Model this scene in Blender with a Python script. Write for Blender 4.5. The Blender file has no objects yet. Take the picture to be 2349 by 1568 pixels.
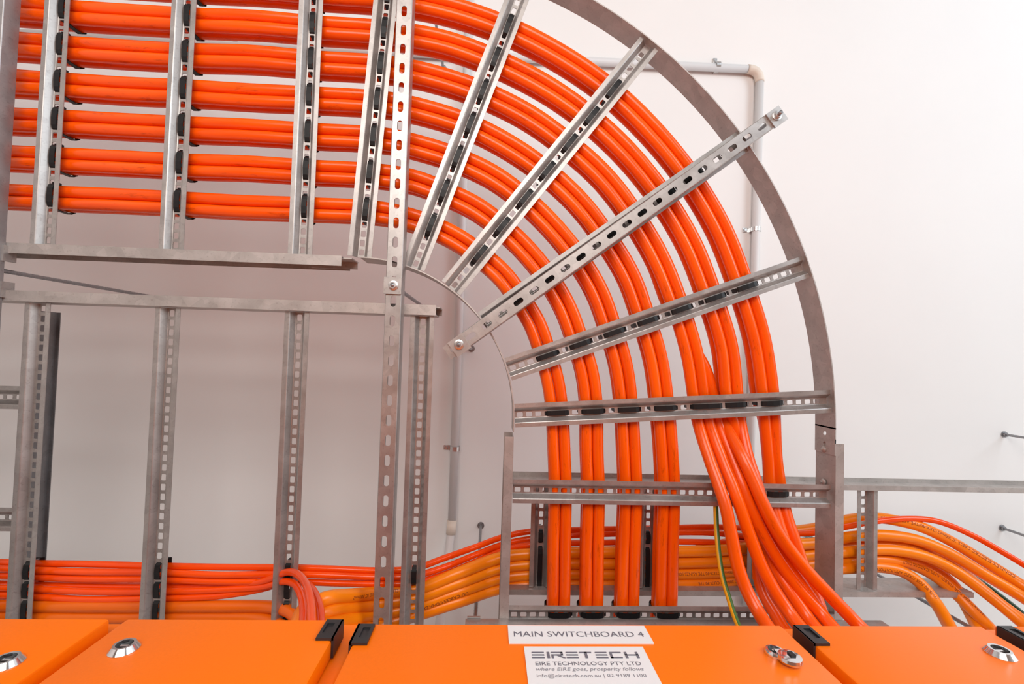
import bpy, math, random
from mathutils import Vector, Matrix
random.seed(7)
S = bpy.context.scene
COL = S.collection
# ------------------------------------------------------------------ camera
CAMZ = 1.60
RC = ((0.99847003, -0.03013478, -0.04636271),
      (0.03147175, 0.99910158, 0.02838252),
      (0.04546575, -0.02979821, 0.99852137))
FPX = 1044.0
right, down, fwd = (Vector(r) for r in RC)
cam_data = bpy.data.cameras.new('camera')
cam_data.sensor_width = 36.0
cam_data.lens = 36.0 * FPX / 2349.0
cam_data.clip_start = 0.02
cam = bpy.data.objects.new('camera', cam_data)
COL.objects.link(cam)
M3 = Matrix((right, -down, -fwd)).transposed()
cam.matrix_world = Matrix.Translation((0, 0, CAMZ)) @ M3.to_4x4()
S.camera = cam
# ------------------------------------------------------------------ light
S.view_settings.view_transform = 'Standard'
S.view_settings.look = 'None'
S.view_settings.gamma = 1.0
S.view_settings.use_curve_mapping = False
S.view_settings.exposure = 0.42
w = bpy.data.worlds.new('world')
S.world = w
w.use_nodes = True
bgn = w.node_tree.nodes['Background']
bgn.inputs[0].default_value = (1.0, 0.985, 0.97, 1)
bgn.inputs[1].default_value = 1.1


def area(name, loc, target, sx, sy, power, color):
    l = bpy.data.lights.new(name, 'AREA')
    l.shape = 'RECTANGLE'
    l.size = sx
    l.size_y = sy
    l.energy = power
    l.color = color
    o = bpy.data.objects.new(name, l)
    COL.objects.link(o)
    o.location = loc
    o.rotation_euler = (Vector(target) - Vector(loc)).to_track_quat('-Z', 'Y').to_euler()
    return o


area('window_light', (3.6, -2.2, 0.25), (0.3, 0.2, 3.1), 2.4, 2.4, 104, (0.76, 0.90, 1.0))
area('fill_light', (-0.3, -1.5, 0.25), (-0.5, 0.2, 3.3), 2.4, 1.6, 64, (1.0, 0.95, 0.90))  # added unseen fill, low behind the camera, to brighten the ceiling


# ------------------------------------------------------------------ helpers
def P(px, py, Z):
    """photo pixel -> world point at height Z above the camera"""
    u = (px - 1174.5) / FPX
    v = (py - 784.0) / FPX
    d = right * u + down * v + fwd
    d = d * (Z / d.z)
    return Vector((d.x, d.y, Z + CAMZ))


def Q(px, py, Y):
    u = (px - 1174.5) / FPX
    v = (py - 784.0) / FPX
    d = right * u + down * v + fwd
    d = d * (Y / d.y)
    return Vector((d.x, d.y, d.z + CAMZ))


class MB:
    def __init__(self):
        self.v = []
        self.f = []
        self.uv = {}
        self.mi = []

    def add(self, vs, fs, mi=0):
        o = len(self.v)
        self.v += [tuple(x) for x in vs]
        for f in fs:
            self.f.append(tuple(i + o for i in f))
            self.mi.append(mi)
        return o

    def box(self, x0, x1, y0, y1, z0, z1, mi=0):
        vs = [(x, y, z) for z in (z0, z1) for y in (y0, y1) for x in (x0, x1)]
        self.add(vs, [(0, 2, 3, 1), (4, 5, 7, 6), (0, 1, 5, 4), (2, 6, 7, 3), (0, 4, 6, 2), (1, 3, 7, 5)], mi)

    def cyl(self, c, ax, r, h, n=16, r2=None, mi=0):
        ax = Vector(ax).normalized()
        a = ax.orthogonal().normalized()
        b = ax.cross(a)
        c = Vector(c)
        r2 = r if r2 is None else r2
        vs = []
        for k, rr in ((0, r), (1, r2)):
            for i in range(n):
                t = 2 * math.pi * i / n
                vs.append(c + ax * h * k + (a * math.cos(t) + b * math.sin(t)) * rr)
        fs = [(i, (i + 1) % n, n + (i + 1) % n, n + i) for i in range(n)]
        fs += [tuple(range(n - 1, -1, -1)), tuple(range(n, 2 * n))]
        self.add(vs, fs, mi)

    def lathe(self, c, ax, prof, n=28, mi=0):
        ax = Vector(ax).normalized()
        a = ax.orthogonal().normalized()
        b = ax.cross(a)
        c = Vector(c)
        vs = []
        for (r, h) in prof:
            for i in range(n):
                t = 2 * math.pi * i / n
                vs.append(c + ax * h + (a * math.cos(t) + b * math.sin(t)) * r)
        fs = []
        for k in range(len(prof) - 1):
            for i in range(n):
                j = (i + 1) % n
                fs.append((k * n + i, k * n + j, (k + 1) * n + j, (k + 1) * n + i))
        fs.append(tuple(range(n - 1, -1, -1)))
        fs.append(tuple((len(prof) - 1) * n + i for i in range(n)))
        self.add(vs, fs, mi)

    def sweep(self, prof, path, closed_prof=True, caps=True, mi=0):
        """prof: list of (lateral, up); path: list of (point, lateral vector); up = Z"""
        n = len(prof)
        vs = []
        for p, lat in path:
            for (a, b) in prof:
                vs.append(p + lat * a + Vector((0, 0, b)))
        fs = []
        for k in range(len(path) - 1):
            for i in range(n if closed_prof else n - 1):
                j = (i + 1) % n
                fs.append((k * n + i, k * n + j, (k + 1) * n + j, (k + 1) * n + i))
        if caps and closed_prof:
            fs.append(tuple(range(n - 1, -1, -1)))
            fs.append(tuple((len(path) - 1) * n + i for i in range(n)))
        self.add(vs, fs, mi)

    def perforated(self, L, y0, y1, z0, z1, pitch, hl, hw, rc, first, k=3, mi=0, skip=()):
        """strip along X 0..L between y0,y1 with thickness z0..z1, slots hl x hw"""
        ym = (y0 + y1) / 2
        hy = (y1 - y0) / 2
        n = int((L - first + pitch / 2) / pitch) + 1
        cells = []
        x = first
        edge = 0.0
        while x + pitch / 2 <= L + 1e-6:
            if x - pitch / 2 > edge + 1e-5:
                self.box(edge, x - pitch / 2, y0, y1, z0, z1, mi)
            cells.append(x)
            edge = x + pitch / 2
            x += pitch
        if edge < L:
            self.box(edge, L, y0, y1, z0, z1, mi)
        hx = pitch / 2
        for cx in cells:
            hole = []
            outer = []
            for (sx, sy) in ((1, 1), (-1, 1), (-1, -1), (1, -1)):
                seq = range(k)
                pts = []
                for i in seq:
                    t = i / (k - 1)
                    a = t * math.pi / 2
                    hxp = hl / 2 - rc + rc * math.cos(a)
                    hyp = hw / 2 - rc + rc * math.sin(a)
                    if t <= .5:
                        ox, oy = hx, (hw / 2 - rc) + (hy - (hw / 2 - rc)) * (t * 2)
                    else:
                        ox, oy = hx + ((hl / 2 - rc) - hx) * (t * 2 - 1), hy
                    pts.append(((cx + sx * hxp, ym + sy * hyp), (cx + sx * ox, ym + sy * oy)))
                if sx * sy < 0:
                    pts.reverse()
                for h, o in pts:
                    hole.append(h)
                    outer.append(o)
            m = len(hole)
            vs = [(a, b, z0) for a, b in hole] + [(a, b, z0) for a, b in outer] + \
                 [(a, b, z1) for a, b in hole] + [(a, b, z1) for a, b in outer]
            fs = []
            for i in range(m):
                j = (i + 1) % m
                fs.append((i, j, m + j, m + i))
                fs.append((2 * m + i, 3 * m + i, 3 * m + j, 2 * m + j))
                fs.append((i, 2 * m + i, 2 * m + j, j))
                fs.append((m + i, m + j, 3 * m + j, 3 * m + i))
            self.add(vs, fs, mi)

    def mesh(self, name, mats, smooth=False):
        me = bpy.data.meshes.new(name)
        me.from_pydata(self.v, [], self.f)
        for m in (mats if isinstance(mats, (list, tuple)) else [mats]):
            me.materials.append(m)
        me.polygons.foreach_set('material_index', self.mi)
        if smooth:
            me.shade_smooth() if hasattr(me, 'shade_smooth') else None
            me.polygons.foreach_set('use_smooth', [True] * len(me.polygons))
        me.update()
        return me

    def obj(self, name, mats, parent=None, smooth=False, auto=None):
        me = self.mesh(name, mats, smooth or auto is not None)
        if auto is not None:
            try:
                me.set_sharp_from_angle(angle=math.radians(auto))
            except Exception:
                pass
        o = bpy.data.objects.new(name, me)
        COL.objects.link(o)
        if parent is not None:
            o.parent = parent
        return o


def tag(o, label=None, cat=None, group=None, kind=None):
    if label:
        o['label'] = label
    if cat:
        o['category'] = cat
    if group:
        o['group'] = group
    if kind:
        o['kind'] = kind
    return o


def thing(name, label, cat, loc=(0, 0, 0), rz=0.0, group=None):
    o = bpy.data.objects.new(name, None)
    o.empty_display_size = 0.05
    COL.objects.link(o)
    o.location = loc
    o.rotation_euler = (0, 0, rz)
    return tag(o, label, cat, group)


def put(mesh, name, parent, loc=(0, 0, 0), rz=0.0):
    o = bpy.data.objects.new(name, mesh)
    COL.objects.link(o)
    o.parent = parent
    o.location = loc
    o.rotation_euler = (0, 0, rz)
    return o


ORD = ['first', 'second', 'third', 'fourth', 'fifth', 'sixth', 'seventh', 'eighth', 'ninth']


# ------------------------------------------------------------------ materials
def mat(name):
    m = bpy.data.materials.new(name)
    m.use_nodes = True
    nt = m.node_tree
    return m, nt, nt.nodes['Principled BSDF']


def nd(nt, t, **kw):
    n = nt.nodes.new(t)
    for k, v in kw.items():
        setattr(n, k, v)
    return n


def ramp(nt, fac, stops):
    r = nd(nt, 'ShaderNodeValToRGB')
    e = r.color_ramp.elements
    while len(e) > 1:
        e.remove(e[-1])
    e[0].position = stops[0][0]
    e[0].color = stops[0][1]
    for p, c in stops[1:]:
        x = e.new(p)
        x.color = c
    nt.links.new(fac, r.inputs[0])
    return r.outputs[0]


def mixc(nt, fac, a, b, mode='MIX'):
    m = nd(nt, 'ShaderNodeMix', data_type='RGBA', blend_type=mode)
    for sock, val in ((m.inputs[0], fac), (m.inputs[6], a), (m.inputs[7], b)):
        if hasattr(val, 'links') or hasattr(val, 'is_linked'):
            nt.links.new(val, sock)
        else:
            sock.default_value = val
    return m.outputs[2]


def plain(name, col, rough=0.5, metal=0.0, noise=0.0, scale=40.0, spec=0.5, bump=0.0):
    m, nt, b = mat(name)
    b.inputs['Base Color'].default_value = (*col, 1)
    b.inputs['Roughness'].default_value = rough
    b.inputs['Metallic'].default_value = metal
    b.inputs['Specular IOR Level'].default_value = spec
    tc = nd(nt, 'ShaderNodeTexCoord')
    if noise or bump:
        n = nd(nt, 'ShaderNodeTexNoise')
        n.inputs['Scale'].default_value = scale
        n.inputs['Detail'].default_value = 5
        nt.links.new(tc.outputs['Object'], n.inputs['Vector'])
        if noise:
            c = ramp(nt, n.outputs['Fac'], [(0.3, (*[x * (1 - noise) for x in col], 1)), (0.7, (*[min(1, x * (1 + noise)) for x in col], 1))])
            nt.links.new(c, b.inputs['Base Color'])
        if bump:
            bp = nd(nt, 'ShaderNodeBump')
            bp.inputs['Strength'].default_value = bump
            bp.inputs['Distance'].default_value = 0.002
            nt.links.new(n.outputs['Fac'], bp.inputs['Height'])
            nt.links.new(bp.outputs[0], b.inputs['Normal'])
    return m


def steel(name, base=0.43, tint=(1, .945, .915), rough=0.38, metal=0.7, sp=60, var=.07):
    m, nt, b = mat(name)
    tc = nd(nt, 'ShaderNodeTexCoord')
    v = nd(nt, 'ShaderNodeTexVoronoi')
    v.inputs['Scale'].default_value = sp
    n = nd(nt, 'ShaderNodeTexNoise')
    n.inputs['Scale'].default_value = 22
    n.inputs['Detail'].default_value = 6
    n2 = nd(nt, 'ShaderNodeTexNoise')
    n2.inputs['Scale'].default_value = 160
    n2.inputs['Detail'].default_value = 4
    for x in (v, n, n2):
        nt.links.new(tc.outputs['Object'], x.inputs['Vector'])
    bw = nd(nt, 'ShaderNodeSeparateColor')
    nt.links.new(v.outputs['Color'], bw.inputs[0])
    lo, hi = base * (1 - var), base * (1 + var)
    c1 = ramp(nt, bw.outputs[0], [(0.0, (lo * tint[0], lo * tint[1], lo * tint[2], 1)), (1.0, (hi * tint[0], hi * tint[1], hi * tint[2], 1))])
    c2 = ramp(nt, n.outputs['Fac'], [(0.3, (.84, .83, .82, 1)), (0.65, (1, 1, 1, 1))])
    c = mixc(nt, 1.0, c1, c2, 'MULTIPLY')
    c3 = ramp(nt, n2.outputs['Fac'], [(0.26, (.72, .7, .68, 1)), (0.42, (1, 1, 1, 1))])
    c = mixc(nt, 0.7, c, c3, 'MULTIPLY')
    nt.links.new(c, b.inputs['Base Color'])
    b.inputs['Metallic'].default_value = metal
    r = nd(nt, 'ShaderNodeMapRange')
    r.inputs[3].default_value = rough - .08
    r.inputs[4].default_value = rough + .12
    nt.links.new(n.outputs['Fac'], r.inputs[0])
    nt.links.new(r.outputs[0], b.inputs['Roughness'])
    return m


def cable_mat(name, col, rough=0.24, scuff=0.5):
    m, nt, b = mat(name)
    uv = nd(nt, 'ShaderNodeUVMap')
    mp = nd(nt, 'ShaderNodeMapping')
    mp.inputs['Scale'].default_value = (14, 60, 1)
    oi = nd(nt, 'ShaderNodeObjectInfo')
    ad = nd(nt, 'ShaderNodeVectorMath', operation='ADD')
    nt.links.new(uv.outputs[0], mp.inputs[0])
    ml = nd(nt, 'ShaderNodeMath', operation='MULTIPLY')
    ml.inputs[1].default_value = 40
    nt.links.new(oi.outputs['Random'], ml.inputs[0])
    nt.links.new(mp.outputs[0], ad.inputs[0])
    nt.links.new(ml.outputs[0], ad.inputs[1])
    n = nd(nt, 'ShaderNodeTexNoise')
    n.inputs['Scale'].default_value = 1.0
    n.inputs['Detail'].default_value = 8
    n.inputs['Roughness'].default_value = .7
    nt.links.new(ad.outputs[0], n.inputs['Vector'])
    mp2 = nd(nt, 'ShaderNodeMapping')
    mp2.inputs['Scale'].default_value = (3, 8, 1)
    n2 = nd(nt, 'ShaderNodeTexNoise')
    n2.inputs['Scale'].default_value = 1.0
    n2.inputs['Detail'].default_value = 3
    nt.links.new(ad.outputs[0], mp2.inputs[0])
    mp2.inputs['Scale'].default_value = (.3, .12, 1)
    nt.links.new(mp2.outputs[0], n2.inputs['Vector'])
    base = ramp(nt, n2.outputs['Fac'], [(0.3, (col[0] * .9, col[1] * .82, col[2], 1)), (0.7, (min(1, col[0] * 1.04), col[1] * 1.15, col[2], 1))])
    f = ramp(nt, n.outputs['Fac'], [(0.58, (0, 0, 0, 1)), (0.68, (1, 1, 1, 1))])
    mm = nd(nt, 'ShaderNodeMath', operation='MULTIPLY')
    mm.inputs[1].default_value = scuff
    nt.links.new(f, mm.inputs[0])
    c = mixc(nt, mm.outputs[0], base, (col[0] * .32, col[1] * .25, col[2] * .5, 1))
    nt.links.new(c, b.inputs['Base Color'])
    b.inputs['Roughness'].default_value = rough
    b.inputs['Specular IOR Level'].default_value = .40
    return m


M_STEEL = steel('galvanised_steel')
M_STEEL2 = steel('galvanised_rail_steel', base=.48, tint=(1, .93, .89), rough=.46, metal=.6, sp=34, var=.08)
M_SHADED = steel('shaded_rail_steel', base=.20, tint=(1, 1, 1.03), rough=.45, metal=.55, sp=50)  # rail steel with the shade put into its base colour
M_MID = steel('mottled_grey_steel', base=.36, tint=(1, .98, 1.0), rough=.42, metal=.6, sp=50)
M_BRIGHT = plain('zinc_plated_steel', (.62, .62, .62), .3, .9, .1, 120)
M_ROD = plain('threaded_rod_steel', (.30, .30, .31), .4, .8, .15, 200)
M_CABLE = cable_mat('orange_red_cable_jacket', (.94, .100, .001))
M_CABLE_RED = cable_mat('red_orange_cable_jacket', (.97, .075, .001), .2, .15)
M_CABLE_Y = cable_mat('yellow_orange_cable_jacket', (.98, .235, .003), .28, .12)
M_CABLE_O = cable_mat('dark_orange_cable_jacket', (.80, .13, .002), .3, .12)
M_BLACK = plain('black_nylon', (.008, .008, .009), .45, spec=.3)
M_HINGE = plain('black_hinge_plastic', (.02, .02, .022), .42)
M_CHROME = plain('chrome', (.75, .75, .76), .12, 1.0)
M_DARK = plain('dark_recess', (.01, .01, .01), .6)
M_PAINT = plain('orange_powder_coat', (.90, .168, .0005), .34, 0, .02, 300, .32, .04)
M_SIGN = plain('white_engraved_plastic', (.72, .72, .73), .45)
M_INK = plain('grey_engraving', (.13, .13, .16), .6)
M_INK2 = plain('faded_grey_engraving', (.22, .22, .25), .6)
M_PRINT = plain('cable_print', (.22, .03, .004), .6)
M_PVC = plain('grey_plastic_conduit', (.66, .64, .64), .4)
M_PVC2 = plain('beige_plastic_fitting', (.70, .62, .54), .42)
M_CEIL = plain('painted_ceiling', (.80, .795, .79), .7, 0, .012, 2.5)
M_WALL = plain('painted_wall', (.74, .72, .70), .7, 0, .01, 3)
M_FLOOR = plain('concrete_floor', (.27, .215, .18), .55, 0, .08, 6)

# ------------------------------------------------------------------ room
ZC = CAMZ + 1.90


def slab(name, x0, x1, y0, y1, z0, z1, m):
    b = MB()
    b.box(x0, x1, y0, y1, z0, z1)
    return tag(b.obj(name, m), kind='structure')


slab('ceiling', -2.6, 5.0, -5.0, 1.45, ZC, ZC + .1, M_CEIL)
slab('floor', -2.6, 5.0, -5.0, 1.45, -.1, 0, M_FLOOR)
slab('wall_back', -2.6, 5.0, 1.45, 1.55, -.1, ZC + .1, M_WALL)
slab('wall_front', -2.6, 5.0, -5.1, -5.0, -.1, ZC + .1, M_WALL)
slab('wall_left', -2.7, -2.6, -5.0, 1.55, -.1, ZC + .1, M_WALL)

# ------------------------------------------------------------------ cable ladders
RT = 0.0018
RH = 0.016      # height of the hat-section rungs


def rung_mesh(L, first=.014):
    b = MB()
    b.perforated(L, -.0085, .0085, RH, RH + RT, .025, .0165, .0122, .0025, first)
    for s in (-1, 1):
        pts = [(.0313, 0.0), (.0205, 0.0), (.0190, .0006), (.0178, .0020), (.0104, RH - .0018), (.0095, RH - .0004), (.0083, RH)]
        # thickness upward / outward
        up = []
        for i, (a, z) in enumerate(pts):
            p0 = pts[max(0, i - 1)]
            p1 = pts[min(len(pts) - 1, i + 1)]
            t = Vector((p1[0] - p0[0], p1[1] - p0[1])).normalized()
            nrm = Vector((-t.y, t.x)) * -1
            if nrm.y < 0:
                nrm = -nrm
            up.append((a + abs(nrm.x) * RT, z + nrm.y * RT))
        prof = [(s * a, z) for a, z in pts] + [(s * a, z) for a, z in reversed(up)]
        if s > 0:
            prof.reverse()
        b.sweep(prof, [(Vector((0, 0, 0)), Vector((0, 1, 0))), (Vector((L, 0, 0)), Vector((0, 1, 0)))])
    return b.mesh('rung', M_STEEL, False)


def rail_c(path, h, fl, t=.0025, topfl=None):
    """C rail swept along path; lateral vector points outward (open side)"""
    tf = fl if topfl is None else topfl
    b = MB()
    prof = [(0, 0), (fl, 0), (fl, t), (t, t), (t, h - t), (tf, h - t), (tf, h), (0, h)]
    b.sweep(prof, path)
    return b


def flat_rail(path, h, t=.003):
    b = MB()
    b.sweep([(0, 0), (t, 0), (t, h), (0, h)], path)
    return b


ZA = CAMZ + 1.201
HA = .076
RB = .010
CX, CY = -.350, .170
RIN, ROUT = .417, 1.290
YIN = CY - RIN
YOUT = CY - ROUT
XIN = CX + RIN
XOUT = CX + ROUT
X, Y = Vector((1, 0, 0)), Vector((0, 1, 0))


def V(x, y, z):
    return Vector((x, y, z))


def bolt(parent, loc, ax, name='bolt'):
    b = MB()
    b.lathe(loc, ax, [(.0085, 0), (.0085, .002), (.006, .0048), (.002, .006)], 18)
    b.cyl(Vector(loc) + Vector(ax) * .004, ax, .0028, .007, 10)
    return b.obj(name, M_STEEL2, parent, auto=35)


# straight ladder, top left
XA1 = -.3975
lad1 = thing('cable_ladder', 'long straight galvanised cable ladder at upper left carrying orange cables sideways', 'cable ladder', (XA1, YIN, ZA), 0, 'galvanised cable ladders')
o = lad1.location.copy()
rail_c([(V(-2.3, YIN, ZA) - o, Y), (V(XA1, YIN, ZA) - o, Y)], HA, .0265, topfl=.026).obj('side_rail', M_STEEL2, lad1)
rail_c([(V(-2.3, YOUT, ZA) - o, -Y), (V(XA1, YOUT, ZA) - o, -Y)], HA, .0265).obj('side_rail', M_STEEL2, lad1)
ms = rung_mesh(ROUT - RIN - .004)
for xr in (-2.14, -1.81, -1.480, -1.1545, -.836, -.5085):
    put(ms, 'rung', lad1, V(xr, YIN - .002, ZA + RB) - o, -math.pi / 2)
b = MB()
b.box(-.10, .024, .0026, .0056, .010, HA - .008)
b.box(-.10, .024, .0056, .0235, HA - .016, HA - .012)
b.obj('splice_plate', M_STEEL2, lad1)
for dx in (-.03, -.075):
    bolt(lad1, (dx, .0056, .035), (0, 1, 0))

# bend
lad2 = thing('cable_ladder_bend', 'curved galvanised ladder bend with radial rungs turning the orange cables downward', 'cable ladder', (CX, CY, ZA))


def arc(r, a0, a1, n):
    out = []
    for i in range(n + 1):
        a = math.radians(a0 + (a1 - a0) * i / n)
        d = V(math.cos(a), -math.sin(a), 0)
        out.append((d * r, d))
    return out


flat_rail(arc(RIN - .003, 90, 0, 40), HA).obj('inner_rail', M_STEEL2, lad2, auto=30)
b = flat_rail(arc(ROUT, 97, 0, 70), HA)
b.obj('outer_rail', M_STEEL2, lad2, auto=30)
b = MB()
b.box(0, .004, 0, HA, 0, .003)
b.perforated(.075, 0, HA, 0, .003, .030, .012, .012, .0059, .020, k=5)
b.v = [(ROUT + z_, x_, y_) for (x_, y_, z_) in b.v]
b.obj('rail_tail', M_STEEL2, lad2)
b = MB()
b.box(RIN - .003, RIN, 0, .03, 0, HA)
b.obj('rail_tail', M_STEEL2, lad2)
BR = [(3.96, .0179), (20.67, .0160), (37.0, -.006), (53.2, -.0153), (71.2, .0023), (86.6, -.0293)]


def on_rung(i, rr):
    a, off = BR[i]
    d = V(math.cos(math.radians(a)), -math.sin(math.radians(a)), 0)
    nn = V(-d.y, d.x, 0)
    return d * math.sqrt(rr * rr - off * off) + nn * off, -math.radians(a)


for i in range(6):
    p_, r_ = on_rung(i, RIN + .002)
    put(ms, 'rung', lad2, p_ + V(0, 0, RB), r_)

# straight ladder going to the cabinet
YS = .213
lad3 = thing('cable_ladder', 'short straight galvanised cable ladder hanging from the bend down to the cabinet', 'cable ladder', (XIN, YS, ZA), 0, 'galvanised cable ladders')
o = lad3.location.copy()
rail_c([(V(XIN, YS, ZA) - o, -X), (V(XIN, .75, ZA) - o, -X)], HA, .0235).obj('side_rail', M_STEEL2, lad3)
rail_c([(V(XOUT + .003, YS, ZA) - o, X), (V(XOUT + .003, .75, ZA) - o, X)], HA, .0235).obj('side_rail', M_STEEL2, lad3)
for yr in (.3575, .686):
    put(ms, 'rung', lad3, V(XIN + .002, yr, ZA + RB) - o, 0)
for yy in (.023, .113):
    bolt(lad3, (XOUT - XIN - .0, yy, .040), (-1, 0, 0))
b = MB()
b.box(XOUT - XIN, XOUT - XIN + .003, -.012, .0, .0, HA)
b.obj('splice_plate', M_STEEL2, lad3)

# ladder B, lower left
YB = -.0994
ladB = thing('cable_ladder', 'wide galvanised cable ladder at lower left with long empty rungs', 'cable ladder', (-.1478, YB, ZA), 0, 'galvanised cable ladders')
o = ladB.location.copy()
WB = .872
rail_c([(V(-2.3, YB, ZA) - o, -Y), (V(-.1478, YB, ZA) - o, -Y)], HA, .0270).obj('side_rail', M_STEEL2, ladB)
rail_c([(V(-2.3, YB + WB, ZA) - o, Y), (V(-.1478, YB + WB, ZA) - o, Y)], HA, .0270).obj('side_rail', M_STEEL2, ladB)
msB = rung_mesh(WB - .004)
for xr in (-2.13, -1.80, -1.479, -1.1570, -.8355, -.509, -.184):
    put(msB, 'rung', ladB, V(xr, YB + .002, ZA + RB) - o, math.pi / 2)
b = MB()
b.box(-.09, .0095, -.0235, -.0205, .012, HA - .010)
b.box(-.09, .0095, -.0205, -.004, HA - .014, HA - .010)
b.obj('splice_plate', M_STEEL2, ladB)

# ladder C, right rear
ZCc = CAMZ + 1.31
HC = .088
Yc0 = P(1950, 1124, 1.31).y
Yc1 = P(1950, 1357, 1.31).y
Xc0 = P(1172, 1124, 1.31).x
Xc1 = P(2234, 1364, 1.31).x
ladC = thing('cable_ladder', 'narrow galvanised cable ladder at right carrying the yellow-orange cables under the ceiling', 'cable ladder', (Xc0, Yc0, ZCc), 0, 'galvanised cable ladders')
o = ladC.location.copy()
rail_c([(V(Xc0, Yc0, ZCc) - o, -Y), (V(2.6, Yc0, ZCc) - o, -Y)], HC, .0150).obj('side_rail', M_STEEL2, ladC)
rail_c([(V(Xc0, Yc1, ZCc) - o, Y), (V(Xc1, Yc1, ZCc) - o, Y)], HC, .0150).obj('side_rail', M_STEEL2, ladC)
msC = rung_mesh(Yc1 - Yc0 - .004)
XCR = [P(1242, 1250, 1.31).x, P(1493, 1250, 1.31).x, P(1743, 1250, 1.31).x, P(1996, 1240, 1.31).x]
for xr in XCR:
    put(msC, 'rung', ladC, V(xr, Yc0 + .002, ZCc + RB) - o, math.pi / 2)

# ladder D, behind the first rung at left
ZD = CAMZ + 1.295
XD = P(124, 780, 1.295 + .080).x
ladD = thing('cable_ladder', 'shaded cable ladder running front to back behind the leftmost rungs', 'cable ladder', (XD, -.085, ZD), 0, 'galvanised cable ladders')
o = ladD.location.copy()
rail_c([(V(XD, -.085, ZD) - o, X), (V(XD, .80, ZD) - o, X)], .085, .0105).obj('side_rail', M_SHADED, ladD)  # shade on this rail comes from its darker colour
rail_c([(V(XD - .75, -.085, ZD) - o, -X), (V(XD - .75, .80, ZD) - o, -X)], .085, .0105).obj('side_rail', M_STEEL2, ladD)
msD = rung_mesh(.746)
for yr in (P(8, 911, 1.305).y, P(6, 1191, 1.305).y):
    put(msD, 'rung', ladD, V(XD - .748, yr, ZD + RB) - o, 0)


# ------------------------------------------------------------------ strut channels
def strut_mesh(L, first):
    b = MB()
    b.perforated(L, -.0185, .0185, 0, .0025, .050, .028, .0135, .0066, first, k=5)
    for s in (-1, 1):
        pts = [(.0180, 0), (.0192, .0004), (.0201, .0013), (.0205, .0025), (.0205, .0385), (.0200, .0402), (.0185, .041), (.0142, .041), (.0138, .0360)]
        inn = [(.0160, .0360), (.0160, .0385), (.0180, .0385), (.0180, .0025)]
        prof = [(s * a, z) for a, z in pts + inn]
        if s < 0:
            prof.reverse()
        b.sweep(prof, [(V(0, 0, 0), Y), (V(L, 0, 0), Y)])
    return b.mesh('channel', M_STEEL, True)


def nutset(parent, x, sq=True, off=0.0, name='square_washer'):
    b = MB()
    if sq:
        b.box(x - .0215, x + .0215, -.0220 + off, .0220 + off, -.0052, -.0002)
    pw = b.obj(name, M_STEEL, parent) if sq else None
    b = MB()
    b.lathe((x, 0, -.0052), (0, 0, -1), [(.0125, 0), (.0125, .0020), (.0115, .0024)], 28)
    b.cyl((x, 0, -.0076), (0, 0, -1), .0092, .0075, 6)
    b.lathe((x, 0, -.0151), (0, 0, -1), [(.0075, 0), (.0068, .0008)], 24)
    n = b.obj('hex_nut', M_BRIGHT, parent, auto=35)
    return pw


def strut(label, p0, p1, first, group='steel strut channels under the ladders', nuts=()):
    d = p1 - p0
    L = d.length
    rz = math.atan2(d.y, d.x)
    r = thing('strut_channel', label, 'strut channel', p0, rz, group)
    me = strut_mesh(L, first)
    try:
        me.set_sharp_from_angle(angle=math.radians(40))
    except Exception:
        pass
    put(me, 'channel', r)
    for x in nuts:
        nutset(r, x, off=.002)
    return r


ZS = 1.160
# centre strut (along Y)
xc = -.251
s0 = -1.25
slot_y = P(928, 25.5, ZS).y
first = (slot_y - s0) % .05
nut_y = P(898, 655, ZS).y
st = strut('long slotted strut running from the top to the cabinet in front of the bend', V(xc, s0, ZS + CAMZ), V(xc, .80, ZS + CAMZ), first, nuts=(nut_y - s0, .04))
# left strut
XL = P(9, 0, ZS).x - .0205
stL = strut('wide strut channel cut off by the left edge', V(XL, -1.25, ZS + CAMZ), V(XL, .80, ZS + CAMZ), .02, nuts=(1.25 + P(0, 613, ZS).y, 1.25 + .62))
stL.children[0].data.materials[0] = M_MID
for yy in (YIN + .012, YB - .012):
    b = MB()
    yl = yy + 1.25
    sgn = 1 if yy < -.18 else -1
    b.box(yl - .004, yl + .036 if sgn > 0 else yl + .004, -.0265, -.0206, .030, .062) if sgn > 0 else b.box(yl - .036, yl + .004, -.0265, -.0206, .030, .062)
    b.obj('hold_down_clip', M_STEEL, stL)
# diagonal strut
pa, pb = P(1053, 790, ZS), P(1779, 268, ZS)
dv = (pb - pa).normalized()
d0, d1 = pa - dv * .024, pb + dv * .026
Ld = (d1 - d0).length
fs = (P(1579.3, 415.3, ZS) - d0).dot(dv) % .05
stD = strut('diagonal slotted strut crossing beneath the ladder bend with a nut at each end', d0, d1, fs, nuts=(.024, Ld - .026))
# bottom strut (along X)
py = P(1500, 1419, 1.201).y
q0, q1 = P(1068, 1419, 1.201), P(2020, 1414, 1.201)
stB = strut('horizontal strut just above the cabinet top holding the short ladder', V(q0.x, py + .0205, ZS + CAMZ), V(q1.x, py + .0205, ZS + CAMZ), .02, nuts=(.02, q1.x - q0.x - .035))
b = MB()
b.box(.004, .038, -.024, .024, .0412, .046)
b.obj('top_plate', M_STEEL, stB)
b = MB()
b.box(q1.x - q0.x - .17, q1.x - q0.x - .125, -.034, .010, .0412, .047)
b.box(q1.x - q0.x - .17, q1.x - q0.x - .166, -.034, .010, .047, .075)
b.obj('hold_down_clip', M_STEEL, stB)


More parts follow.
